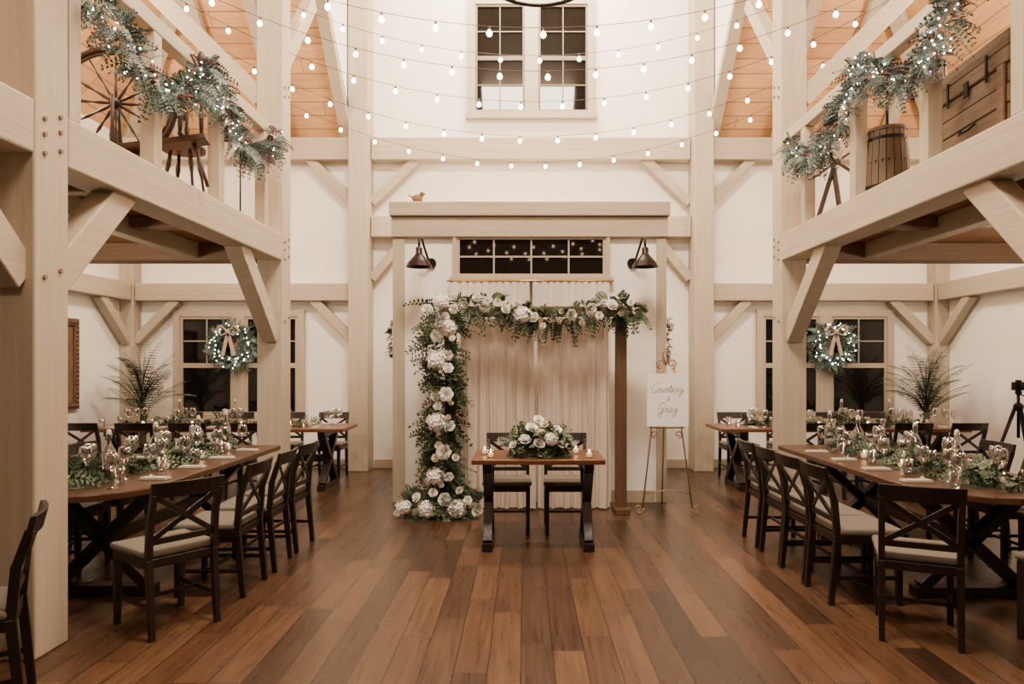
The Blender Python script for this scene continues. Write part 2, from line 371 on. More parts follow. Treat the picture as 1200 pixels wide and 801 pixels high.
S(MB().box(DX1+.01,VX1-.11,VY-.02,VY-.003,0,.13).obj('baseboard_vestibule_right',SASH))
def window(name,x0,x1,z0,z1,y,cas,cols,units,gapw,rows=(2,2),headcas=None,glass=GLASSW,sash=None,t=.035):
    r=empty(name,((x0+x1)/2,y,z0));S(r)
    X0,X1=x0-(x0+x1)/2,x1-(x0+x1)/2;H=z1-z0
    f=MB();hc=headcas or cas
    f.box(X0,X0+cas,-.06,0,0,H).box(X1-cas,X1,-.06,0,0,H).box(X0+cas,X1-cas,-.06,0,H-hc,H).box(X0-.03,X1+.03,-.09,0,-.03,cas*.7)
    iw=(X1-X0-2*cas-gapw*(units-1))/units
    for u in range(units-1):
        a=X0+cas+iw*(u+1)+gapw*u;f.box(a,a+gapw,-.06,0,cas*.7,H-hc)
    f.obj('window_casing',TIM[2],r,bevel=.004)
    for u in range(units):
        a=X0+cas+(iw+gapw)*u;b=a+iw;zb=cas*.7;zt=H-hc
        g=MB().box(a,b,-.012,-.002,zb,zt);g.obj('window_glass',glass,r)
        s=MB()
        if rows[1]:
            zm=(zb+zt)/2;secs=[(zb,zm,rows[0]),(zm,zt,rows[1])]
        else: secs=[(zb,zt,rows[0])]
        for c,d,n in secs:
            s.box(a,a+t,-.04,-.013,c,d).box(b-t,b,-.04,-.013,c,d).box(a+t,b-t,-.04,-.013,c,c+t).box(a+t,b-t,-.04,-.013,d-t,d)
            for i in range(1,n):
                z=c+(d-c)*i/n;s.box(a+t,b-t,-.03,-.013,z-.008,z+.008)
            if n>1 or not rows[1]:
                for i in range(1,cols):
                    x=a+(b-a)*i/cols;s.box(x-.008,x+.008,-.031,-.013,c+t,d-t)
        s.obj('window_sash',sash or SASH,r)
    return r
window('window_1',-.82,1.04,5.12,6.87,9.99,.11,2,2,.2,(2,2),sash=SASHD,t=.03)
window('window_2',-5.11,-3.20,.72,2.31,9.99,.10,2,2,.18,(1,2))
window('window_3',3.39,5.39,.72,2.31,9.99,.10,2,2,.18,(1,2))
window('window_4',DX0-.0,DX1,2.44,2.955,7.51,.04,4,1,0,(2,0))
d=empty('door_1',(.08,7.57,0));S(d)
MB().box(-.85,0,-.02,.02,.01,2.42).obj('door_leaf',SASH,d,bevel=.004)
MB().box(.005,.85,-.02,.02,.01,2.42).obj('door_leaf',SASH,d,bevel=.004)
def curtain(mb,x0,x1,z0,z1,y,amp,waves,pinch=0,ph=0,n=110,flare=0):
    rows=10
    vs=[];fs=[]
    for j in range(rows+1):
        v=j/rows;z=z0+(z1-z0)*v
        for i in range(n+1):
            u=i/n;xx=x0+(x1-x0)*u
            a=amp*(.55+.45*(1-v))
            yy=y+a*math.sin(u*waves*2*pi+ph+.5*math.sin(v*2.2+u*5))+a*.45*math.sin(u*waves*4.6*pi+ph*2+v)
            vs.append((xx+.01*math.sin(v*4+u*20),yy,z))
    for j in range(rows):
        for i in range(n):
            o=j*(n+1)+i;fs.append((o,o+1,o+n+2,o+n+1))
    mb.add(vs,fs)
c=empty('door_curtain',(.08,7.42,0));T(c,"sheer ivory curtains hanging over the entry doors",'curtain')
for a,b,ph in((-.88,-.01,0),(.02,.86,1.5)):
    m=MB();curtain(m,a,b,.02,2.41,0,.018,11,ph=ph);m.obj('curtain_panel',SHEER,c,smooth=True)
MB().tube([(-.92,0,2.42),(.9,0,2.42)],.010,8).obj('curtain_rod',BRASS,c,smooth=True)
# ------------------------------------------------------------------ wedding arch
a=empty('wedding_arch',(.12,6.98,0));T(a,"rustic brown wooden ceremony arch with cream drapes",'arch')
MB().box(.815,.925,-.055,.055,.02,2.0).obj('arch_post',ARCHW,a,bevel=.006)
MB().box(-.925,-.815,-.055,.055,.02,2.0).obj('arch_post',ARCHW,a,bevel=.006)
MB().box(-.98,.98,-.05,.05,2.0,2.10).obj('arch_beam',timber('arch_beam_oak',0,[(.05,.024,.012),(.095,.048,.024),(.14,.075,.04)],.6),a,bevel=.006)
for x in(-.87,.87): MB().box(x-.075,x+.075,-.15,.15,0,.06).obj('arch_foot',ARCHW,a,bevel=.006)
for x0,x1,ph in((-.78,-.005,.3),(.02,.77,2)):
    m=MB();curtain(m,x0,x1,.02,1.99,.12,.034,6,ph=ph);m.obj('arch_drape',DRAPE,a,smooth=True)
def rndv(): return V((R.uniform(-1,1),R.uniform(-1,1),R.uniform(-1,1)))
def fol(mb,path,n,rad,L,k,lL,lW,nm_,droop=.35,flat=None,outw=1.0):
    pts=[V(p) for p in path];seg=[(pts[i+1]-pts[i]).length for i in range(len(pts)-1)];tot=sum(seg)
    rads=rad if isinstance(rad,list) else [rad]*len(pts)
    for i in range(n):
        d=R.random()*tot;j=0
        while j<len(seg)-1 and d>seg[j]: d-=seg[j];j+=1
        t=d/seg[j];p=pts[j].lerp(pts[j+1],t);r=rads[j]*(1-t)+rads[j+1]*t
        tg=(pts[j+1]-pts[j]).normalized()
        o=rndv();o=o-tg*o.dot(tg)
        if flat: o=V((o[0]*flat[0],o[1]*flat[1],o[2]*flat[2]))
        if o.length<.01: continue
        o.normalize()
        dd=o*outw+tg*R.uniform(-.8,.8)+rndv()*.3
        mb.sprig(p+o*r*R.uniform(.1,.7),dd,L*R.uniform(.5,1.35)*(.5+.5*r/max(rads)),k,lL,lW,R.choice(nm_),droop)
def flower_mesh(r=.06):
    m=MB()
    for ring,(n,open_,rr,hh) in enumerate(((6,1.0,1.0,.45),(6,.72,.92,.75),(5,.48,.8,.95),(5,.28,.62,1.05),(3,.12,.45,1.05))):
        for k in range(n):
            a=2*pi*k/n+ring*.55;vs=[]
            for i in range(4):
                u=i/3
                rad=r*rr*(.15+open_*(u**.8)*.85)
                h=r*hh*(u**1.3)
                if i==3 and ring<3: rad+=r*.08;h-=r*.03
                for j in(-2,-1,0,1,2):
                    an=a+j*(.33 if i else .2)*(1 if i<3 else .75)
                    q=rad*(1-.03*j*j)
                    vs.append((q*math.cos(an),q*math.sin(an),h-(.03*j*j*r if i==3 else 0)))
            fs=[]
            for i in range(3):
                for j in range(4): fs.append((i*5+j,i*5+j+1,i*5+j+6,i*5+j+5))
            m.add(vs,fs)
    m.sph((0,0,r*.55),r*.22,8,5)
    return m
_fm=flower_mesh(.06).obj('white_flower',PET,smooth=True,origin=False);FM=_fm.data;bpy.data.objects.remove(_fm)
_fm=flower_mesh(.05).obj('cream_flower',PETC,smooth=True,origin=False);FMC=_fm.data;bpy.data.objects.remove(_fm)
def hyd():
    m=MB()
    for i in range(70):
        z=1-2*(i+.5)/70;a=i*2.39996;q=math.sqrt(1-z*z);c=V((q*math.cos(a),q*math.sin(a),z))
        if z<-.5: continue
        t=c.orthogonal().normalized();b=c.cross(t);p=c*.064*(1+R.uniform(-.18,.18))
        for k in range(4):
            an=k*pi/2+i;d=t*math.cos(an)+b*math.sin(an)
            m.leaf(p,d+c*.35,.026,.024,0,up=c)
    m.sph((0,0,0),.048,10,7)
    return m
_fm=hyd().obj('hydrangea',PET,origin=False);HY=_fm.data;bpy.data.objects.remove(_fm)
def put_fl(par,p,n,sc=1.0,kind=0):
    o=bpy.data.objects.new(('white_rose','cream_rose','hydrangea_bloom')[kind],(FM,FMC,HY)[kind]);COL.objects.link(o);o.parent=par;o.location=p
    o.rotation_euler=V(n).to_track_quat('Z','Y').to_euler();o.scale=(sc,)*3
    return o
g=empty('floral_garland',(-.80,6.85,0));T(g,"lush greenery and white flower column climbing the arch post",'flowers')
m=MB();fol(m,[(0,0,.08),(.03,0,.4),(-.05,0,.8),(.04,0,1.2),(-.04,0,1.6),(-.02,0,2.12)],430,[.20,.13,.18,.12,.17,.24],.23,6,.075,.034,[0,0,1,1,1,2],.35)
fol(m,[(-.34,-.02,.08),(0,-.06,.1),(.3,-.02,.08)],210,.16,.20,6,.07,.032,[0,1,1,2],.25)
m.v=[(a_,b_,max(c_,.004)) for a_,b_,c_ in m.v]
m.obj('foliage',[G1,G2,G3],g)
RF=random.Random(21)
cl=[(.0,2.12,1.1,2),(-.13,2.04,1.0,0),(.12,2.05,.9,0),(.02,1.98,.8,0),(.06,1.87,1.35,2),(-.05,1.90,.8,1),(-.06,1.79,1.2,0),(.12,1.76,.6,0),(-.05,1.55,1.4,2),(.06,1.60,1.0,0),(-.13,1.50,.6,1),(.05,1.47,.95,0),(-.10,1.63,.6,0),
     (.03,1.22,1.3,0),(-.07,1.20,.9,0),(.10,1.13,.6,1),(-.04,1.10,.8,0),(-.04,.95,1.35,2),(.08,.90,1.1,0),(.07,1.0,.6,1),(.03,.66,1.35,0),(.12,.60,.7,0),(-.06,.60,.9,1),(-.04,.72,.8,0),(-.08,.42,1.25,2),(.05,.42,.9,0),(.0,.34,.7,1),
     (-.36,.12,1.1,2),(-.25,.21,.9,0),(-.15,.10,1.3,2),(-.10,.26,.8,0),(.02,.20,1.2,0),(.14,.1,1.4,2),(.25,.19,.8,0),(.33,.09,1.1,0),(-.43,.07,.6,0),(-.02,.07,.9,1),(.18,.29,.7,0),(-.27,.07,.8,1)]
for px,z,s,k in cl: put_fl(g,(px+RF.uniform(-.02,.02),-.16-RF.uniform(0,.06),z),(px*1.5+RF.uniform(-.6,.6),-1,RF.uniform(-.3,.7)),s*.9,k)
g=empty('floral_garland',(.12,6.86,2.0));T(g,"greenery swag with white and cream roses along the arch beam",'flowers')
m=MB();pth=[(-.78,0,.08),(-.5,0,.13),(-.2,0,.03),(.05,0,-.05),(.35,-.02,.0),(.62,0,.08),(.85,0,.08),(1.08,.02,.02)]
fol(m,pth,330,[.13,.13,.10,.10,.10,.12,.13,.06],.15,6,.06,.030,[0,0,1,1,1,2],.35);m.obj('foliage',[G1,G2,G3],g)
for px,z,s,k in [(-.7,.10,.8,0),(-.58,.17,.9,0),(-.50,.08,1.1,0),(-.38,.14,.7,1),(-.30,.05,.9,0),(-.14,.0,1.35,2),(-.24,.09,.7,0),(-.02,-.03,1.0,0),(.07,-.11,.7,1),(.17,-.04,.6,0),(.25,.03,.6,1),(.34,-.0,1.1,0),(.45,-.08,.65,1),(.53,.06,1.2,0),(.62,-.01,.8,0),(.74,.09,1.2,0),(.84,.01,.75,1),(.93,.12,.75,0)]:
    put_fl(g,(px,-.12,z),(px*.2+RF.uniform(-.5,.5),-1,RF.uniform(-.3,.6)),s*.86,k)
# ------------------------------------------------------------------ chair prototype (faces +Y)
def chair():
    r=empty('dining_chair');T(r,"dark walnut cross-back dining chair with beige cushion",'chair',"cross-back dining chairs")
    for x in(-.185,.185):
        MB().beam((x,.19,0),(x,.185,.425),.032,.032,w2=.04,h2=.04).obj('leg',CHW,r,bevel=.003)
        MB().beam((x,-.235,0),(x,-.195,.43),.03,.034,w2=.036,h2=.042).obj('leg',CHW,r,bevel=.003)
    m=MB()
    for x in(-.185,.185):
        m.beam((x,-.195,.43),(x,-.215,.66),.032,.04).beam((x,-.215,.655),(x,-.262,.80),.032,.036)
    def arc(z0,z1,y,bow,th):
        n=8
        for i in range(n):
            u0=i/n;u1=(i+1)/n;xa=-.205+.41*u0;xb=-.205+.41*u1
            ya=y-bow*math.sin(pi*u0);yb_=y-bow*math.sin(pi*u1)
            lean=-.02
            vs=[(xa,ya,z0),(xb,yb_,z0),(xb,yb_+th,z0),(xa,ya+th,z0),(xa,ya+lean,z1),(xb,yb_+lean,z1),(xb,yb_+th+lean,z1),(xa,ya+th+lean,z1)]
            m.add(vs,[(0,3,2,1),(4,5,6,7),(0,1,5,4),(1,2,6,5),(2,3,7,6),(3,0,4,7)])
    arc(.775,.862,-.268,.025,.024)
    m.beam((-.17,-.202,.53),(.17,-.202,.53),.022,.035)
    m.beam((-.165,-.206,.545),(.165,-.262,.775),.014,.03).beam((.165,-.208,.545),(-.165,-.264,.775),.014,.03)
    m.obj('backrest',CHW,r,bevel=.003)
    MB().box(-.205,.205,-.205,-.165,.385,.435).box(-.205,.205,.165,.205,.385,.435).box(-.205,-.17,-.165,.165,.385,.435).box(.17,.205,-.165,.165,.385,.435).obj('seat_frame',CHW,r,bevel=.004)
    MB().extr([(-.205,-.19),(.205,-.19),(.22,.215),(-.22,.215)],.436,.478).obj('cushion',CUSH,r,bevel=.016)
    MB().beam((-.185,-.22,.17),(-.185,.19,.17),.016,.024).beam((.185,-.22,.17),(.185,.19,.17),.016,.024).beam((-.185,0,.17),(.185,0,.17),.016,.02).obj('stretcher',CHW,r)
    return r
CH=chair();first=[True]
def putchair(x,y,fx,fy,label=None):
    rz=math.atan2(-fx,fy)
    if first[0]:
        first[0]=False;CH.location=(x,y,0);CH.rotation_euler=(0,0,rz)
        if label:CH["label"]=label
        return CH
    return dup(CH,(x,y,0),rz,label or "dark walnut cross-back dining chair with beige cushion")
lt="dark walnut cross-back dining chair drawn up to the long set table"
putchair(-2.10,4.0,-.8,.6,"dark walnut cross-back chair angled at the long table's corner")
for y in(4.60,5.13,5.66): putchair(-2.05,y,-1,R.uniform(-.04,.04),lt)
putchair(-2.42,2.93,-.85,-.5,"dark walnut cross-back chair turned sideways beside timber post")
for y in(4.5,5.05,5.6): putchair(-3.38,y,1,R.uniform(-.05,.05),lt)
putchair(-3.0,3.78,.35,.93,lt)
putchair(2.22,3.86,.42,.9,"dark walnut cross-back chair angled at the long table's end")
for y in(4.46,4.90,5.34,5.80): putchair(2.16,y,1,R.uniform(-.04,.04),lt)
putchair(2.98,3.66,-.45,.88,lt)
for y in(4.6,5.15,5.7): putchair(3.68,y,-1,0,lt)
bt="dark walnut cross-back dining chair at the cross-wise rear table"
for x in(-4.95,-4.35,-3.75,-3.15): putchair(x,7.86,R.uniform(-.05,.05),1,bt)
for x in(-4.6,-3.9,-3.2,-2.6): putchair(x,9.08,0,-1,bt)
for x in(3.15,3.75,4.35,4.95): putchair(x,7.86,R.uniform(-.05,.05),1,bt)
for x in(2.85,3.5,4.2,4.8): putchair(x,9.08,0,-1,bt)
sw="dark walnut cross-back chair tucked behind the small couple's table"
putchair(-.15,6.22,0,-1,sw);putchair(.39,6.22,0,-1,sw)
# ------------------------------------------------------------------ tables
def rrect(x0,x1,y0,y1,r0,r1,n=10):
    P=[]
    for cx,cy,r,a0 in((x1,y1,r1,0),(x0,y1,r1,pi/2),(x0,y0,r0,pi),(x1,y0,r0,1.5*pi)):
        sx=-1 if cx==x1 else 1;sy=-1 if cy==y1 else 1
        for i in range(n+1):
            t=a0+pi/2*i/n;P.append((cx+sx*r+r*math.cos(t),cy+sy*r+r*math.sin(t)))
    return P
def trestle(m,cx,cy,w,h,ax,k=1):
    def P(s,z): return (cx+s,cy,z) if ax==0 else (cx,cy+s,z)
    up=(0,1,0) if ax==0 else (1,0,0)
    m.beam(P(-w/2,.07),P(w/2,h-.06),.07*k,.09*k,up=up);m.beam(P(w/2,.07),P(-w/2,h-.06),.069*k,.09*k,up=up)
    m.beam(P(-w/2-.05,.035),P(w/2+.05,.035),.10*k,.07);m.beam(P(-w/2-.05,h-.03),P(w/2+.05,h-.03),.09*k,.06)
def longtable(x0,x1,y0,y1,ax,round_,label,top,inset=None,st=True):
    r=empty('dining_table',((x0+x1)/2,(y0+y1)/2,0));T(r,label,'table')
    hx,hy=(x1-x0)/2,(y1-y0)/2
    MB().extr(rrect(-hx,hx,-hy,hy,round_,.06),.71,.75).obj('tabletop',top,r,bevel=.006)
    ins=inset or (.6 if ax==1 else .28)
    for s in(-1,1):
        m=MB()
        if ax==1: trestle(m,0,s*(hy-ins),2*hx*.62,.71,0)
        else: trestle(m,s*(hx-ins),0,2*hy*.66,.71,1,1 if st else .85)
        m.obj('trestle_leg',CHW,r,bevel=.005)
    if st:
        m=MB()
        if ax==1:m.beam((0,-hy+ins,.36),(0,hy-ins,.36),.05,.09)
        else:m.beam((-hx+ins,0,.36),(hx-ins,0,.36),.05,.09)
        m.obj('stretcher',CHW,r,bevel=.004)
    return r
longtable(-3.24,-2.28,3.88,6.45,1,.46,"long walnut dining table with rounded end set for dinner",TOPW)
longtable(2.38,3.42,3.84,6.45,1,.50,"long walnut dining table with rounded end set for dinner",TOPW)
longtable(-5.25,-2.14,8.05,8.85,0,.03,"walnut dining table with crossed trestle legs near window",TOPX)
longtable(2.34,5.3,8.05,8.85,0,.03,"walnut dining table with crossed trestle legs near window",TOPX)
longtable(-.42,.65,5.42,6.06,0,.02,"small reddish walnut sweetheart table with crossed trestle legs",TOPX,.125,False)
ZT_=.75
def glassobj():
    p=[(.0,.0),(.033,.0),(.033,.003),(.006,.008),(.004,.03),(.004,.095),(.012,.105),(.034,.125),(.042,.155),(.040,.185),(.034,.215),(.032,.215),(.038,.185),(.040,.155),(.032,.128),(.0,.11)]
    return T(MB().lathe(p,n=14).obj('wine_glass',GLS,smooth=True,origin=False),"clear stemmed wine glass on the dining table",'glass',"wine glasses")
def tumb():
    p=[(0,0),(.030,0),(.036,.10),(.034,.10),(.028,.008),(0,.008)]
    return T(MB().lathe(p,n=14).obj('water_glass',GLS,smooth=True,origin=False),"short clear water tumbler on the dining table",'glass',"water glasses")
def napk():
    return T(MB().box(-.04,.04,-.09,.09,0,.010).box(-.036,.036,-.086,.086,.0105,.017).obj('folded_napkin',LINEN,bevel=.004,origin=False),"folded linen napkin on the table",'napkin',"folded napkins")
def bottle():
    r=empty('water_bottle');T(r,"clear glass swing-top water bottle on the table",'bottle',"water bottles")
    MB().lathe([(0,0),(.045,0),(.047,.01),(.047,.16),(.040,.19),(.016,.235),(.014,.28),(.017,.285),(.017,.30),(.012,.30)],n=14).obj('bottle_body',BOT,r,smooth=True)
    MB().lathe([(0,.30),(.013,.30),(.015,.312),(.010,.325),(0,.327)],n=10).tube([(-.017,0,.27),(-.02,0,.30),(0,0,.33),(.02,0,.30),(.017,0,.27)],.0015,4).obj('bottle_stopper',WHITE,r,smooth=True)
    return r
def votive():
    r=empty('votive_candle');T(r,"small lit candle in a clear glass votive",'candle',"votive candles")
    MB().lathe([(0,0),(.028,0),(.034,.065),(.032,.065),(.026,.006),(0,.006)],n=12).obj('glass_holder',GLS,r,smooth=True)
    MB().lathe([(0,.008),(.024,.008),(.025,.04),(0,.04)],n=12).obj('candle',WAX,r,smooth=True)
    MB().lathe([(0,.041),(.006,.05),(.004,.062),(0,.072)],n=8).obj('flame',FLAME,r,smooth=True)
    return r
protos={'g':glassobj(),'t':tumb(),'n':napk(),'b':bottle(),'v':votive()}
used={}
def put(k,x,y,z=ZT_,rz=0,label=None):
    o=protos[k]
    if k not in used:
        used[k]=1;o.location=(x,y,z);o.rotation_euler=(0,0,rz)
        if label:o["label"]=label
        return o
    return dup(o,(x,y,z),rz,label)
def runner(path,n,label,rad=.10,mats=[G1,G2,G3],L=.13,fl=0):
    p0=V(path[len(path)//2])
    g=empty('greenery_runner',(p0.x,p0.y,ZT_));T(g,label,'garland')
    m=MB();fol(m,[V(p)-V((p0.x,p0.y,ZT_))+V((0,0,.03)) for p in path],n,rad,L,5,.06,.033,[0,0,1,1,2],.35,flat=(1,1,.3))
    m.v=[(a,b,max(c,.003)) for a,b,c in m.v]
    m.obj('foliage',mats,g);return g
def settable(x0,x1,ys):
    for y in ys:
        for sg in(-1,1):
            xe=x0+.15 if sg<0 else x1-.15
            put('n',xe,y,ZT_,pi/2+R.uniform(-.1,.1))
            put('g',xe-sg*.12,y+.16+R.uniform(-.03,.03));put('t',xe-sg*.14,y-.15+R.uniform(-.02,.02));put('g',xe-sg*.20,y-.0+R.uniform(-.02,.02))
settable(-3.24,-2.28,(4.5,5.0,5.5,6.0));settable(2.38,3.42,(4.4,4.9,5.4,5.9))
for cx in(-2.76,2.90):
    s=1 if cx>0 else -1
    runner([(cx+.1*s,4.08,ZT_),(cx-.06,4.7,ZT_),(cx+.05,5.3,ZT_),(cx,6.2,ZT_)],270,"leafy eucalyptus greenery runner down the long dining table",.13)
    for y in(4.35,4.95,5.5,6.0):
        put('v',cx+R.choice((-.16,.16)),y+.0)
    for y in(4.45,5.05,5.75,6.3): put('b',cx+R.uniform(-.06,.06),y+.06)
    put('g',cx-.25*s,4.16);put('g',cx+.30*s,4.24);put('t',cx+.18*s,4.08)
for xs in((-4.95,-4.35,-3.75,-3.15,-2.5),(2.75,3.3,3.9,4.5,5.05)):
    for x in xs:
        for y,sg in((8.2,1),(8.7,-1)):
            put('n',x,y,ZT_);put('g',x+.16,y+sg*.06);put('t',x-.16,y+sg*.06);put('g',x+.10,y+sg*.14)
    mx=sum(xs)/5
    runner([(xs[0],8.45,ZT_),(mx,8.45,ZT_),(xs[-1],8.45,ZT_)],200,"leafy greenery runner along the rear dining table",.09)
    for i in range(4): put('v',xs[i]+.3,8.45+.0*i-.12)
    put('b',mx-.6,8.6);put('b',mx+.7,8.6);put('b',mx+.1,8.6)
g=empty('floral_centerpiece',(.12,5.68,ZT_));T(g,"low centerpiece of white roses and sage greenery on table",'flowers')
m=MB();fol(m,[(-.22,0,.07),(0,0,.12),(.22,0,.07)],300,[.09,.15,.09],.15,5,.06,.034,[0,1,2,2,2],.2);m.v=[(a_,b_,max(c_,.003)) for a_,b_,c_ in m.v];m.obj('foliage',[G1,G2,G3],g)
for px,py,z,s,k in [(-.2,-.1,.10,.8,0),(-.11,-.13,.14,1.05,0),(0,-.15,.11,1.0,0),(.1,-.13,.15,.95,2),(.19,-.1,.1,.9,0),(-.06,-.08,.23,1.05,0),(.05,-.06,.26,.9,1),(.15,-.03,.21,.9,0),(-.15,0,.20,.8,1),(0,.04,.29,.9,0),(-.26,0,.08,.6,0),(.02,-.12,.20,.8,1)]:
    put_fl(g,(px,py,z),(px*2+RF.uniform(-.3,.3),-.7,.8),s*.8,k)
put('v',-.27,5.55);put('v',.53,5.55);put('v',-.33,5.75);put('v',.44,5.8)
# ------------------------------------------------------------------ sign on easel
e=empty('easel',(1.45,7.0,0));T(e,"ornate gold wire easel with curled feet holding wedding sign",'easel')
MB().tube([(-.08,-.02,1.5),(-.16,-.06,.8),(-.25,-.1,.06)],.008,6).obj('leg',GOLD,e,smooth=True)
MB().tube([(.08,-.02,1.5),(.16,-.06,.8),(.25,-.1,.06)],.008,6).obj('leg',GOLD,e,smooth=True)
MB().tube([(0,0,1.45),(.02,.2,.7),(.03,.32,.008)],.008,6).obj('leg',GOLD,e,smooth=True)
def spiral(c,r0,r1,turns,a0,n=24,sgn=1):
    return [(c[0]+(r0+(r1-r0)*i/n)*math.cos(a0+sgn*turns*2*pi*i/n),c[1],c[2]+(r0+(r1-r0)*i/n)*math.sin(a0+sgn*turns*2*pi*i/n)) for i in range(n+1)]
for s in(-1,1):
    MB().tube(spiral((s*.29,-.1,.055),.05,.012,1.3,pi if s>0 else 0,sgn=s),.007,6).obj('curled_foot',GOLD,e,smooth=True)
    MB().tube(spiral((s*.055,-.04,1.52),.05,.012,1.3,-pi/2,sgn=s),.008,6).obj('scroll',GOLD,e,smooth=True)
    MB().tube(spiral((s*.12,-.06,.80),.04,.01,1.2,-pi/2,sgn=s),.006,6).obj('scroll',GOLD,e,smooth=True)
MB().tube([(-.18,-.07,.87),(0,-.09,.87),(.18,-.07,.87)],.008,6).obj('ledge',GOLD,e,smooth=True)
MB().tube([(0,-.03,1.5),(-.035,-.03,1.6),(0,-.03,1.68),(.035,-.03,1.6),(0,-.03,1.5)],.008,6).obj('finial',GOLD,e,smooth=True)
MB().tube([(-.235,-.09,.2),(0,-.09,.24),(.235,-.09,.2)],.006,6).obj('crossbar',GOLD,e,smooth=True)
s_=empty('wedding_sign',(1.45,6.885,.885));T(s_,"white rectangular sign with script names resting on easel",'sign')
MB().box(-.21,.21,-.008,.008,0,.53).obj('sign_board',BOARD,s_,bevel=.002)
LET={'C':(1.35,[[(1.3,1.8),(1.0,2.1),(.5,1.9),(.1,1.1),(.2,.3),(.7,0),(1.2,.25),(1.45,.5)]]),
'o':(.9,[[(.5,.9),(.15,.7),(.1,.2),(.4,0),(.7,.3),(.65,.8),(.5,.9),(.8,.72),(.95,.75)]]),
'u':(.95,[[(0,.6),(.15,.9),(.15,.2),(.35,0),(.65,.3),(.72,.9),(.72,.1),(.95,.15)]]),
'r':(.85,[[(0,.3),(.22,1.0),(.32,.8),(.55,.8),(.5,.2),(.65,0),(.85,.2)]]),
't':(.7,[[(0,.2),(.32,1.7),(.28,.2),(.45,0),(.7,.3)],[(0,1.15),(.65,1.25)]]),
'n':(.95,[[(0,.3),(.12,.9),(.12,0),(.35,.75),(.55,.9),(.62,.7),(.62,.1),(.8,0),(.95,.3)]]),
'e':(.85,[[(0,.3),(.4,.45),(.65,.75),(.45,1.0),(.18,.75),(.15,.25),(.4,0),(.85,.3)]]),
'y':(1.0,[[(0,.5),(.12,.9),(.12,.3),(.35,.1),(.6,.4),(.65,.9),(.6,-.5),(.35,-1),(.12,-.7),(.55,-.1),(.95,.4)]]),
'G':(1.5,[[(1.2,1.8),(.8,2.1),(.3,1.7),(.1,.8),(.4,.05),(.9,.2),(1.1,.95),(.65,.9)],[(1.1,.95),(1.05,-.3),(.7,-.9),(.4,-.6),(1.0,0),(1.5,.3)]]),
'g':(.95,[[(.62,.85),(.3,.9),(.1,.4),(.3,.05),(.58,.4),(.66,.85),(.6,-.5),(.35,-1),(.1,-.7),(.55,-.1),(.95,.3)]]),
'&':(1.0,[[(.95,.1),(.6,.6),(.3,1.1),(.45,1.5),(.7,1.2),(.2,.6),(.15,.1),(.5,0),(.9,.6)]])}
def cr(P,n=5):
    out=[]
    for i in range(len(P)-1):
        p0=P[max(i-1,0)];p1=P[i];p2=P[i+1];p3=P[min(i+2,len(P)-1)]
        for j in range(n):
            t=j/n
            out.append(tuple(.5*((2*p1[k])+(-p0[k]+p2[k])*t+(2*p0[k]-5*p1[k]+4*p2[k]-p3[k])*t*t+(-p0[k]+3*p1[k]-3*p2[k]+p3[k])*t**3) for k in(0,1)))
    out.append(P[-1]);return out
def script(word,cx,z,sz,th):
    m=MB();w=sum(LET[c][0] for c in word);x=-w/2
    for c in word:
        for st in LET[c][1]:
            pts=[(cx+(x+px+.3*pz)*sz,-.0095,z+pz*sz) for px,pz in cr(st)]
            m.tube(pts,th,4)
        x+=LET[c][0]
    return m
script("Courtney",-.01,.345,.044,.0019).obj('lettering',INK,s_)
script("&",0,.262,.03,.0016).obj('lettering',INK,s_)
script("Greg",-.01,.14,.050,.0019).obj('lettering',INK,s_)
# ------------------------------------------------------------------ barn sconces
def sconce(x,label):
    r=empty('wall_sconce',(x,7.494,2.62));T(r,label,'lamp',"barn wall sconces")
    o_=-.08 if x<0 else .08
    m=MB();n=16
    vs=[(.06*math.cos(2*pi*i/n),0,.06*math.sin(2*pi*i/n)) for i in range(n)]+[(.055*math.cos(2*pi*i/n),-.025,.055*math.sin(2*pi*i/n)) for i in range(n)]
    m.add(vs,[tuple(range(n,2*n))]+[(i,(i+1)%n,n+(i+1)%n,n+i) for i in range(n)]).obj('wall_plate',BRONZE,r)
    MB().tube([(0,-.02,0),(o_*.2,-.10,.02),(o_*.5,-.18,.12),(o_*.8,-.25,.22),(o_,-.32,.21),(o_,-.34,.12)],.013,8).obj('gooseneck_arm',BRONZE,r,smooth=True)
    MB().lathe([(.02,.12),(.035,.11),(.035,.05),(.05,.03),(.085,-.01),(.12,-.05),(.135,-.085),(.14,-.09),(.13,-.085),(.11,-.045),(.03,.03),(0,.04)],(o_,-.34,0),20).obj('lamp_shade',BRONZE,r,smooth=True)
    return r
sconce(-1.02,"dark bronze gooseneck barn sconce beside transom window");sconce(1.19,"dark bronze gooseneck barn sconce beside transom window")
o=MB().sph((0,0,.05),.05,10,8,0,(1.2,.7,1)).sph((.05,0,.10),.03,8,6).tube([(-.05,0,.06),(-.11,0,.10)],[.012,.004],6).tube([(.075,0,.10),(.10,0,.095)],[.008,.001],6).box(-.04,.04,-.03,.03,0,.012).obj('bird_figurine',JOIST,smooth=True,origin=False,loc=(-1.17,7.5,3.281))
T(o,"small carved bird figurine perched on vestibule ledge",'figurine')
for x,sg in((VX0-.03,-1),(VX1+.03,1)):
    g=empty('dried_flower_wreath',(x,7.75,1.80));T(g,"dried burgundy and green wreath on vestibule side wall",'wreath')
    m=MB();ring=[(0,.18*math.cos(t*pi/8),.20*math.sin(t*pi/8)) for t in range(17)]
    fol(m,ring,120,.04,.07,4,.035,.02,[0,1,3,3],.2);m.v=[(a_ if a_*sg>-.02 else -.02*sg,b_,c_) for a_,b_,c_ in m.v];m.obj('foliage',[G1,G2,G3,BER],g)
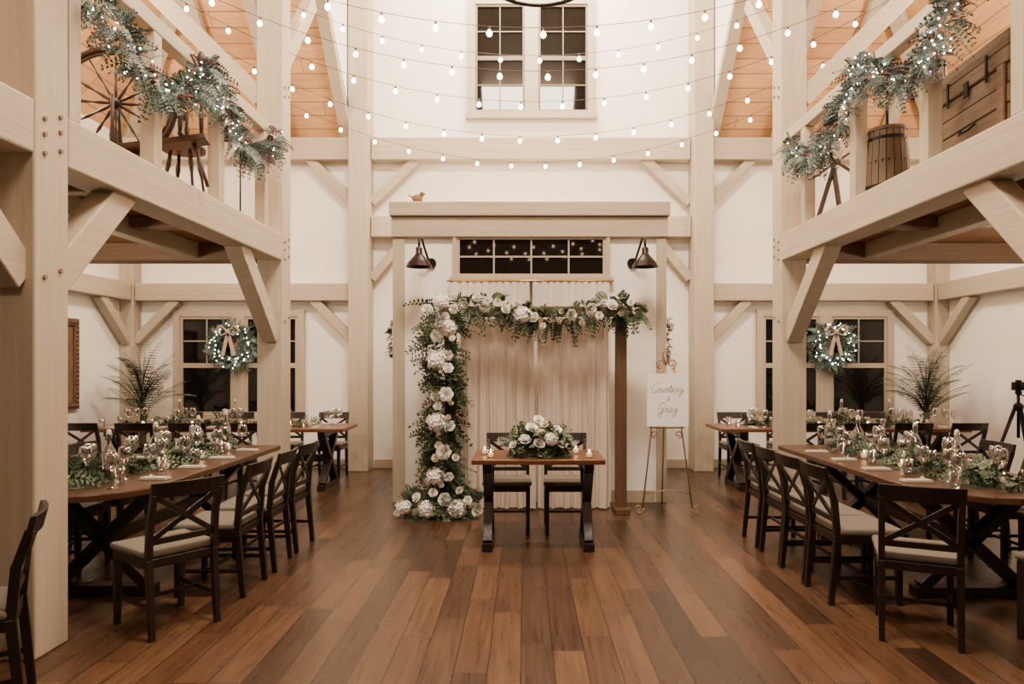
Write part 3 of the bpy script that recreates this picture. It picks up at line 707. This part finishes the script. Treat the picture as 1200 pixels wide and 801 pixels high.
# ------------------------------------------------------------------ wreaths on windows
def wreath(x,z,label):
    g=empty('lit_wreath',(x,9.875,z));T(g,label,'wreath')
    m=MB();Rr=.25;ring=[(Rr*math.cos(t*pi/12),0,Rr*math.sin(t*pi/12)) for t in range(25)]
    fol(m,ring,420,.08,.11,5,.05,.026,[0,1,1,2],.1);m.v=[(a_,min(b_,.05),c_) for a_,b_,c_ in m.v];m.obj('foliage',[F1,F2,G2],g)
    m=MB()
    for i in range(46):
        t=i*2*pi/46+R.uniform(-.1,.1);r=Rr+R.uniform(-.08,.08);m.sph((r*math.cos(t),-.09+R.uniform(-.02,.02),r*math.sin(t)),.007,6,4)
    l=m.obj('fairy_lights',FAIRY,g);l["kind"]="stuff"
    m=MB()
    for s in(-1,1):
        P=[(0,-.13,.20),(s*.10,-.15,.29),(s*.16,-.15,.22),(s*.09,-.15,.15),(0,-.13,.19)]
        for i in range(4): m.beam(P[i],P[i+1],.06,.012,up=(0,0,1))
        m.beam((0,-.14,.20),(s*.08,-.14,-.14),.05,.006,up=(0,1,0))
    m.sph((0,-.15,.20),.035,8,6);m.obj('ribbon_bow',RIB,g)
wreath(-4.22,1.78,"round frosted wreath with fairy lights hung on window");wreath(4.45,1.78,"round frosted wreath with fairy lights and linen bow on window")
# ------------------------------------------------------------------ loft garlands
def rail_garland(pts,label):
    p0=V(pts[len(pts)//2]);g=empty('lit_garland',p0);T(g,label,'garland')
    L=[V(p)-p0 for p in pts];m=MB();n=len(L)
    fol(m,L,620,.07,.12,6,.045,.024,[0,0,1,1,1,2,3],.35);m.obj('foliage',[F1,F2,G1,BER],g)
    m=MB()
    for i in range(110):
        t=R.random()*(n-1);j=int(t);p=L[j].lerp(L[j+1],t-j)+rndv()*.085;m.sph(p,.0065,6,4)
    l=m.obj('fairy_lights',FAIRY,g);l["kind"]="stuff"
X=-2.44
rail_garland([(X,3.80,3.62),(X,4.02,3.55),(X,4.19,3.45),(X,4.42,3.34),(X,4.79,3.36),(X,5.10,3.62),(X,5.25,3.80),(X,5.45,3.73),(X,5.64,3.58),(X,5.85,3.40),(X,6.32,3.42),(X,6.75,3.76)],"frosted greenery garland with fairy lights draped on loft railing")
X=2.60
rail_garland([(X,4.0,3.95),(X,4.12,3.72),(X,4.25,3.55),(X,4.45,3.45),(X,4.77,3.47),(X,5.05,3.68),(X,5.2,3.8),(X,5.39,3.71),(X,5.61,3.52),(X,5.93,3.38),(X,6.28,3.37),(X,6.69,3.68)],"frosted greenery garland with fairy lights draped on loft railing")
# ------------------------------------------------------------------ string lights
cx=.12
PB=[None]
def strand(p,q,zm,sag,off):
    p=V(p);q=V(q);c=(p+q)/2;L=(q-p).length;d=(q-p)/L
    g=empty('string_lights',(c.x,c.y,zm));T(g,"swagged string of warm globe bulbs across the hall",'string lights',"overhead string lights")
    f=lambda s:sag*s*s
    P=lambda s,dz=0:(d.x*s,d.y*s,f(s)+dz)
    m=MB();m.tube([P(-L/2+L*k/40,.058) for k in range(41)],.0032,5)
    B=[];nb=int(L/2/.45)
    for k in range(-nb,nb+1):
        s=k*.45+off
        if abs(s)>L/2-.05: continue
        x,y,z=P(s);m.lathe([(0,.059),(.009,.057),(.011,.027),(0,.026)],(x,y,z),8);B.append((x,y,z))
    m.obj('cord',CORD,g,smooth=True)
    for b in B:
        if PB[0] is None:
            PB[0]=MB().lathe([(0,.029),(.010,.027),(.022,.009),(.0245,-.004),(.020,-.018),(.008,-.027),(0,-.028)],n=12).obj('bulb',BULB,g,smooth=True);PB[0].location=b
        else:
            o=PB[0].copy();COL.objects.link(o);o.parent=g;o.location=b
for y,zm,hw in((5.7,4.26,3.3),(6.4,4.20,3.5),(7.35,4.28,3.9),(8.1,4.16,3.9),(9.0,4.12,3.9),(7.8,4.98,3.6),(-.6,4.2,2.5),(-1.5,4.2,2.5),(-2.4,4.2,2.5)):
    strand((cx-hw,y),(cx+hw,y),zm,.075,R.uniform(-.2,.2))
# chandelier
g=empty('chandelier',(.13,5.5,4.63));T(g,"round black iron ring chandelier hanging from ceiling",'chandelier')
MB().tube([(.44*math.cos(t*pi/20),.44*math.sin(t*pi/20),0) for t in range(40)],.016,8,closed=True).obj('ring',IRON,g,smooth=True)
m=MB()
for t in range(4):
    a_=t*pi/2+.5;m.tube([(.44*math.cos(a_),.44*math.sin(a_),0),(0,0,.7)],.006,6)
m.tube([(0,0,.7),(0,0,ZT-4.63)],.01,6);m.obj('chain',IRON,g,smooth=True)
for t in range(6):
    a_=t*pi/3;MB().tube([(.44*math.cos(a_),.44*math.sin(a_),.01),(.44*math.cos(a_),.44*math.sin(a_),.12)],.012,8).sph((.44*math.cos(a_),.44*math.sin(a_),.15),.02,8,6,1,(1,1,1.6)).obj('candle_bulb',[WHITE,BULB],g,smooth=True)
# ------------------------------------------------------------------ potted palms
def fern(x,y,H,label,seed):
    global R
    Rs=R;R=random.Random(seed)
    g=empty('potted_fern',(x,y,0));T(g,label,'plant')
    MB().lathe([(0,0),(.16,0),(.20,.40),(.215,.41),(.215,.45),(.19,.45),(.18,.40),(0,.38)],n=20).obj('pot',mat('pot_glaze'+str(seed),(.10,.06,.04),.5),g,smooth=True)
    m=MB();m.tube([(0,0,.38),(.02,0,.7),(0,.01,1.0)],[.05,.045,.03],8,1)
    for i in range(34):
        a_=i*2.4+R.uniform(-.3,.3);up=R.uniform(.0,1.0);L=.86*R.uniform(.75,1.1)
        d=V((math.cos(a_),math.sin(a_),0));pts=[];n=18
        el=math.radians(42+42*up);dr=R.uniform(.28,.55)
        for k in range(n+1):
            t=k/n;r=L*(math.cos(el)*.68*t+.22*t*t);z=.80+.28*up+L*(math.sin(el)*1.2*t-dr*t*t)
            pts.append(V((0,0,z))+d*r)
        m.tube(pts,[.006*(1-.7*k/n) for k in range(n+1)],4,1)
        sd=d.cross(V((0,0,1)))
        for k in range(2,n+1):
            t=k/n;tg=(pts[k]-pts[k-1]).normalized();w=.13*math.sin(pi*min(1,.15+t*.8))+.03
            for s in(-1,1):
                m.leaf(pts[k],sd*s+tg*.35+V((0,0,-.3)),w,.032,0,up=(0,0,1))
    yc=YB-.12-y
    m.v=[(a_,min(b_,yc),c_) for a_,b_,c_ in m.v]
    m.obj('fronds',[PALM,STEM],g);R=Rs
fern(-5.12,9.15,1.8,"tall dark green potted fern palm in the corner",3)
fern(5.36,9.1,1.75,"tall dark green potted fern palm beside the window",4)
# ------------------------------------------------------------------ picture
g=empty('framed_painting',(XL+.003,8.38,.94));T(g,"dark landscape painting in ornate carved wooden frame",'painting')
m=MB();w,h,t=.45,1.16,.09
m.box(0,.05,-w,w,0,t).box(0,.05,-w,w,h-t,h).box(0,.05,-w,-w+t,t,h-t).box(0,.05,w-t,w,t,h-t)
for k in range(20):
    z=t/2+(h-t)*k/19
    for s in(-1,1): m.sph((.05,s*(w-t/2),z),.025,6,4)
for k in range(1,14):
    yy=-w+t/2+(2*w-t)*k/14
    for z in(t/2,h-t/2): m.sph((.05,yy,z),.025,6,4)
m.obj('frame',ARCHW,g,bevel=.006)
MB().box(.005,.02,-w+t,w-t,t,h-t).obj('canvas',CAN,g)
# ------------------------------------------------------------------ tripod
g=empty('camera_tripod',(4.78,6.6,0));T(g,"black camera tripod with a small camera mounted on top",'tripod')
for a_ in(.5,2.6,4.7):
    c_,s__=math.cos(a_),math.sin(a_)
    MB().tube([(.03*c_,.03*s__,1.08),(.18*c_,.18*s__,.6),(.37*c_,.37*s__,.01)],[.018,.014,.009],8).obj('leg',IRON,g,smooth=True)
MB().tube([(0,0,.8),(0,0,1.22)],.014,8).sph((0,0,1.1),.045,10,6).sph((0,0,1.24),.03,8,6).tube([(0,0,1.23),(.05,-.17,1.16)],.007,6).obj('column',IRON,g,smooth=True)
MB().box(-.05,.05,-.03,.03,1.26,1.34).box(-.02,.02,-.02,.02,1.34,1.36).tube([(0,-.03,1.30),(0,-.08,1.30)],.026,16).obj('camera_body',IRON,g,bevel=.004)
# ------------------------------------------------------------------ loft antiques
ZL=2.851
g=empty('spinning_wheel',(-2.93,5.05,ZL),math.radians(12));T(g,"antique wooden spinning wheel on the loft boards",'spinning wheel')
wc=V((-.08,0,.58));Rw=.40
m=MB();m.tube([wc+V((Rw*math.cos(t*pi/18),0,Rw*math.sin(t*pi/18))) for t in range(36)],.022,8,closed=True).tube([wc+V(((Rw-.035)*math.cos(t*pi/18),0,(Rw-.035)*math.sin(t*pi/18))) for t in range(36)],.011,6,closed=True)
for t in range(12):
    d_=V((math.cos(t*pi/6),0,math.sin(t*pi/6)));m.tube([wc,wc+d_*.1,wc+d_*.16,wc+d_*.22,wc+d_*.26,wc+d_*Rw],[.007,.013,.006,.013,.006,.008],6)
m.tube([wc+V((0,-.06,0)),wc+V((0,.06,0))],.03,12);m.obj('wheel',ANTIQ,g,smooth=True)
MB().beam((-.25,0,.20),(.55,0,.36),.16,.045).obj('bench',ANTIQ,g,bevel=.005)
for p,q in(((-.2,-.05,.2),(-.27,-.16,0)),((-.2,.05,.2),(-.27,.16,0)),((.45,0,.33),(.55,0,0))):
    MB().tube([p,V(p).lerp(V(q),.2),V(p).lerp(V(q),.35),V(p).lerp(V(q),.5),V(p).lerp(V(q),.65),q],[.014,.022,.013,.022,.014,.013],8).obj('leg',ANTIQ,g,smooth=True)
for s in(-1,1): MB().tube([(-.08,s*.07,.2),(-.08,s*.07,.32),(-.08,s*.07,.40),(-.08,s*.07,.62)],[.014,.022,.013,.014],8).obj('wheel_upright',ANTIQ,g,smooth=True)
MB().tube([(.38,-.1,.36),(.38,.1,.36)],.018,8).tube([(.38,-.09,.36),(.38,-.09,.45),(.38,-.09,.48),(.38,-.09,.58)],[.012,.02,.011,.014],8).tube([(.38,.09,.36),(.38,.09,.45),(.38,.09,.48),(.38,.09,.58)],[.012,.02,.011,.014],8).tube([(.38,-.09,.52),(.38,-.03,.52),(.38,.03,.52),(.38,.09,.52)],[.01,.028,.028,.01],8).tube([(.5,.02,.34),(.5,.02,.55),(.5,.02,.6),(.5,.02,.95)],[.011,.02,.011,.011],8).sph((.5,.02,.97),.03,8,6,0,(1,1,2)).obj('flyer_assembly',ANTIQ,g,smooth=True)
g=empty('wooden_stool',(-2.86,5.75,ZL));T(g,"antique low wooden stool with turned legs in loft",'stool')
MB().extr([(.17*math.cos(t*pi/12),.14*math.sin(t*pi/12)) for t in range(24)],.44,.48).obj('seat',ANTIQ,g,bevel=.004)
for s in((-1,-1),(1,-1),(1,1),(-1,1)):
    MB().tube([(s[0]*.08,s[1]*.07,.44),(s[0]*.095,s[1]*.08,.32),(s[0]*.105,s[1]*.09,.24),(s[0]*.13,s[1]*.11,0)],[.013,.022,.012,.011],8).obj('leg',ANTIQ,g,smooth=True)
g=empty('iron_candle_stand',(-2.68,6.45,ZL));T(g,"slender black iron candle stand at loft edge",'candle stand')
MB().tube([(0,0,0),(0,0,.55)],.008,6).lathe([(0,.55),(.04,.56),(.04,.57),(0,.57)],n=12).tube([(-.08,0,0),(0,0,.08),(.08,0,0)],.007,6).tube([(0,-.08,0),(0,0,.08),(0,.08,0)],.007,6).obj('stand',IRON,g,smooth=True)
MB().lathe([(0,.57),(.015,.57),(.015,.68),(0,.68)],n=10).obj('candle',LINEN,g,smooth=True)
g=empty('butter_churn',(2.90,5.45,ZL));T(g,"old staved wooden butter churn with plunger handle",'churn')
m=MB()
n=18
for k in range(n):
    a0=2*pi*k/n+.02;a1=2*pi*(k+1)/n-.02
    vs=[]
    for z,r in((0,.17),(.28,.158),(.52,.135)):
        for a_ in(a0,a1): vs.append((r*math.cos(a_),r*math.sin(a_),z))
    for z,r in((0,.155),(.28,.143),(.52,.12)):
        for a_ in(a0,a1): vs.append((r*math.cos(a_),r*math.sin(a_),z))
    m.add(vs,[(0,1,3,2),(2,3,5,4),(6,8,9,7),(8,10,11,9),(4,5,11,10),(0,6,7,1),(0,2,8,6),(2,4,10,8),(1,7,9,3),(3,9,11,5)])
m.obj('barrel',BARREL,g)
for z in(.06,.25,.44): MB().lathe([(.171-.066*z,z-.013),(.175-.066*z,z-.013),(.175-.066*z,z+.013),(.171-.066*z,z+.013)],n=22).obj('hoop',IRON,g)
MB().lathe([(0,.505),(.142,.505),(.142,.53),(0,.53)],n=22).obj('lid',BARREL,g);MB().tube([(0,0,.53),(0,0,.95)],.012,8).obj('plunger_handle',ANTIQ,g,smooth=True)
g=empty('yarn_winder',(2.86,6.3,ZL));T(g,"antique wooden yarn winder with crossed arms in loft",'yarn winder')
MB().beam((0,-.13,0),(0,.02,.5),.03,.03).beam((-.1,.13,0),(0,0,.48),.03,.03).beam((.12,.1,0),(0,0,.48),.03,.03).obj('stand',ANTIQ,g)
MB().beam((-.22,-.06,.36),(.22,-.06,.66),.02,.02).beam((.22,-.06,.36),(-.22,-.06,.66),.02,.02).tube([(0,-.09,.51),(0,.03,.51)],.025,8).obj('crossed_arms',ANTIQ,g)
for x,y,dx in((2.98,5.12,.15),(3.16,5.10,.04)):
    T(MB().tube([(x,y,ZL+.02),(x+dx,y+.10,ZL+.95)],.014,8).tube([(x-.07,y,ZL+.02),(x+.07,y,ZL+.02)],.012,8).obj('wooden_rake',ANTIQ,smooth=True),"antique long-handled wooden tool leaning in the loft",'rake')
g=empty('wooden_chest',(3.20,4.50,ZL),math.radians(-4));T(g,"weathered plank chest with black iron hinges and latches",'chest')
m=MB()
for k in range(4): m.box(-.26+.004*(k%2),.26,-.42+.006*(k%2),.42-.008*(k%3),.0+.12*k,.112+.12*k)
for yy in(-.40,.33): m.box(-.28,-.262,yy,yy+.07,0,.475)
m.obj('body',CHEST,g,bevel=.006)
m=MB().box(-.27,.27,-.43,.43,.482,.575)
m.box(-.265,.265,-.425,.425,.582,.68).obj('lid',CHEST,g,bevel=.008)
for yy in(-.22,.22): MB().box(-.278,-.271,yy-.010,yy+.010,.43,.60).obj('hinge_strap',IRON,g)
MB().box(-.280,-.271,-.025,.025,.42,.52).obj('latch',IRON,g)
MB().tube([(-.262,-.08,.22),(-.29,-.06,.19),(-.29,.06,.19),(-.262,.08,.22)],.007,6).obj('handle',IRON,g,smooth=True)
g=empty('wood_plane',(3.13,4.5,ZL+.681));T(g,"old dark woodworking hand plane on top of chest",'tool')
MB().box(-.03,.03,-.16,.16,0,.05).obj('body',ANTIQ,g,bevel=.004)
MB().tube([(0,-.08,.05),(0,-.05,.13),(0,.0,.14),(0,.04,.05)],.012,6).obj('handle',ANTIQ,g,smooth=True)
# ------------------------------------------------------------------ lights
LC=(1,.81,.61)
def area(loc,size,p,col=LC,rot=(0,0,0),sy=None):
    l=bpy.data.lights.new('fill_area','AREA');l.energy=p;l.size=size;l.color=col
    if sy:l.shape='RECTANGLE';l.size_y=sy
    o=bpy.data.objects.new('fill_area',l);o.location=loc;o.rotation_euler=rot;COL.objects.link(o)
def point(loc,p,r=.12,col=(1,.79,.58)):
    l=bpy.data.lights.new('fill_point','POINT');l.energy=p;l.shadow_soft_size=r;l.color=col
    o=bpy.data.objects.new('fill_point',l);o.location=loc;COL.objects.link(o)
area((.1,8.7,8.0),2.6,640,sy=1.2);area((.1,3.6,8.0),2.2,1250,sy=1.4,rot=(math.radians(38),0,0))  # unseen area fills added up under the roof, no fixture there
area((.1,-2.4,6.6),1.4,190,sy=1.0,rot=(math.radians(60),0,0))  # added fill behind the camera, brightens the post fronts
point((-4.6,2.6,5.0),130,.2);point((4.9,2.6,5.0),130,.2)  # point fills added over the lofts, out of frame, to brighten the pine
point((-4.9,6.3,5.2),380,.15);point((5.3,6.3,5.2),380,.15)  # off-frame fills added to light the rear aisle walls
point((-4.3,5.2,2.30),88);point((4.7,5.0,2.30),88)  # fills added under the lofts for the side walls, not real lamps
w=bpy.data.worlds.new('night');bpy.context.scene.world=w;w.use_nodes=True
w.node_tree.nodes['Background'].inputs[0].default_value=(.01,.012,.02,1);w.node_tree.nodes['Background'].inputs[1].default_value=.3
# ------------------------------------------------------------------ camera
cd=bpy.data.cameras.new('camera');cam=bpy.data.objects.new('camera',cd);COL.objects.link(cam)
cd.lens=24;cd.sensor_width=36;cd.shift_x=-.0117;cd.shift_y=.0229;cam.location=(0,0,1.5);cam.rotation_euler=(pi/2,0,0);cd.clip_start=.05
bpy.context.scene.camera=cam
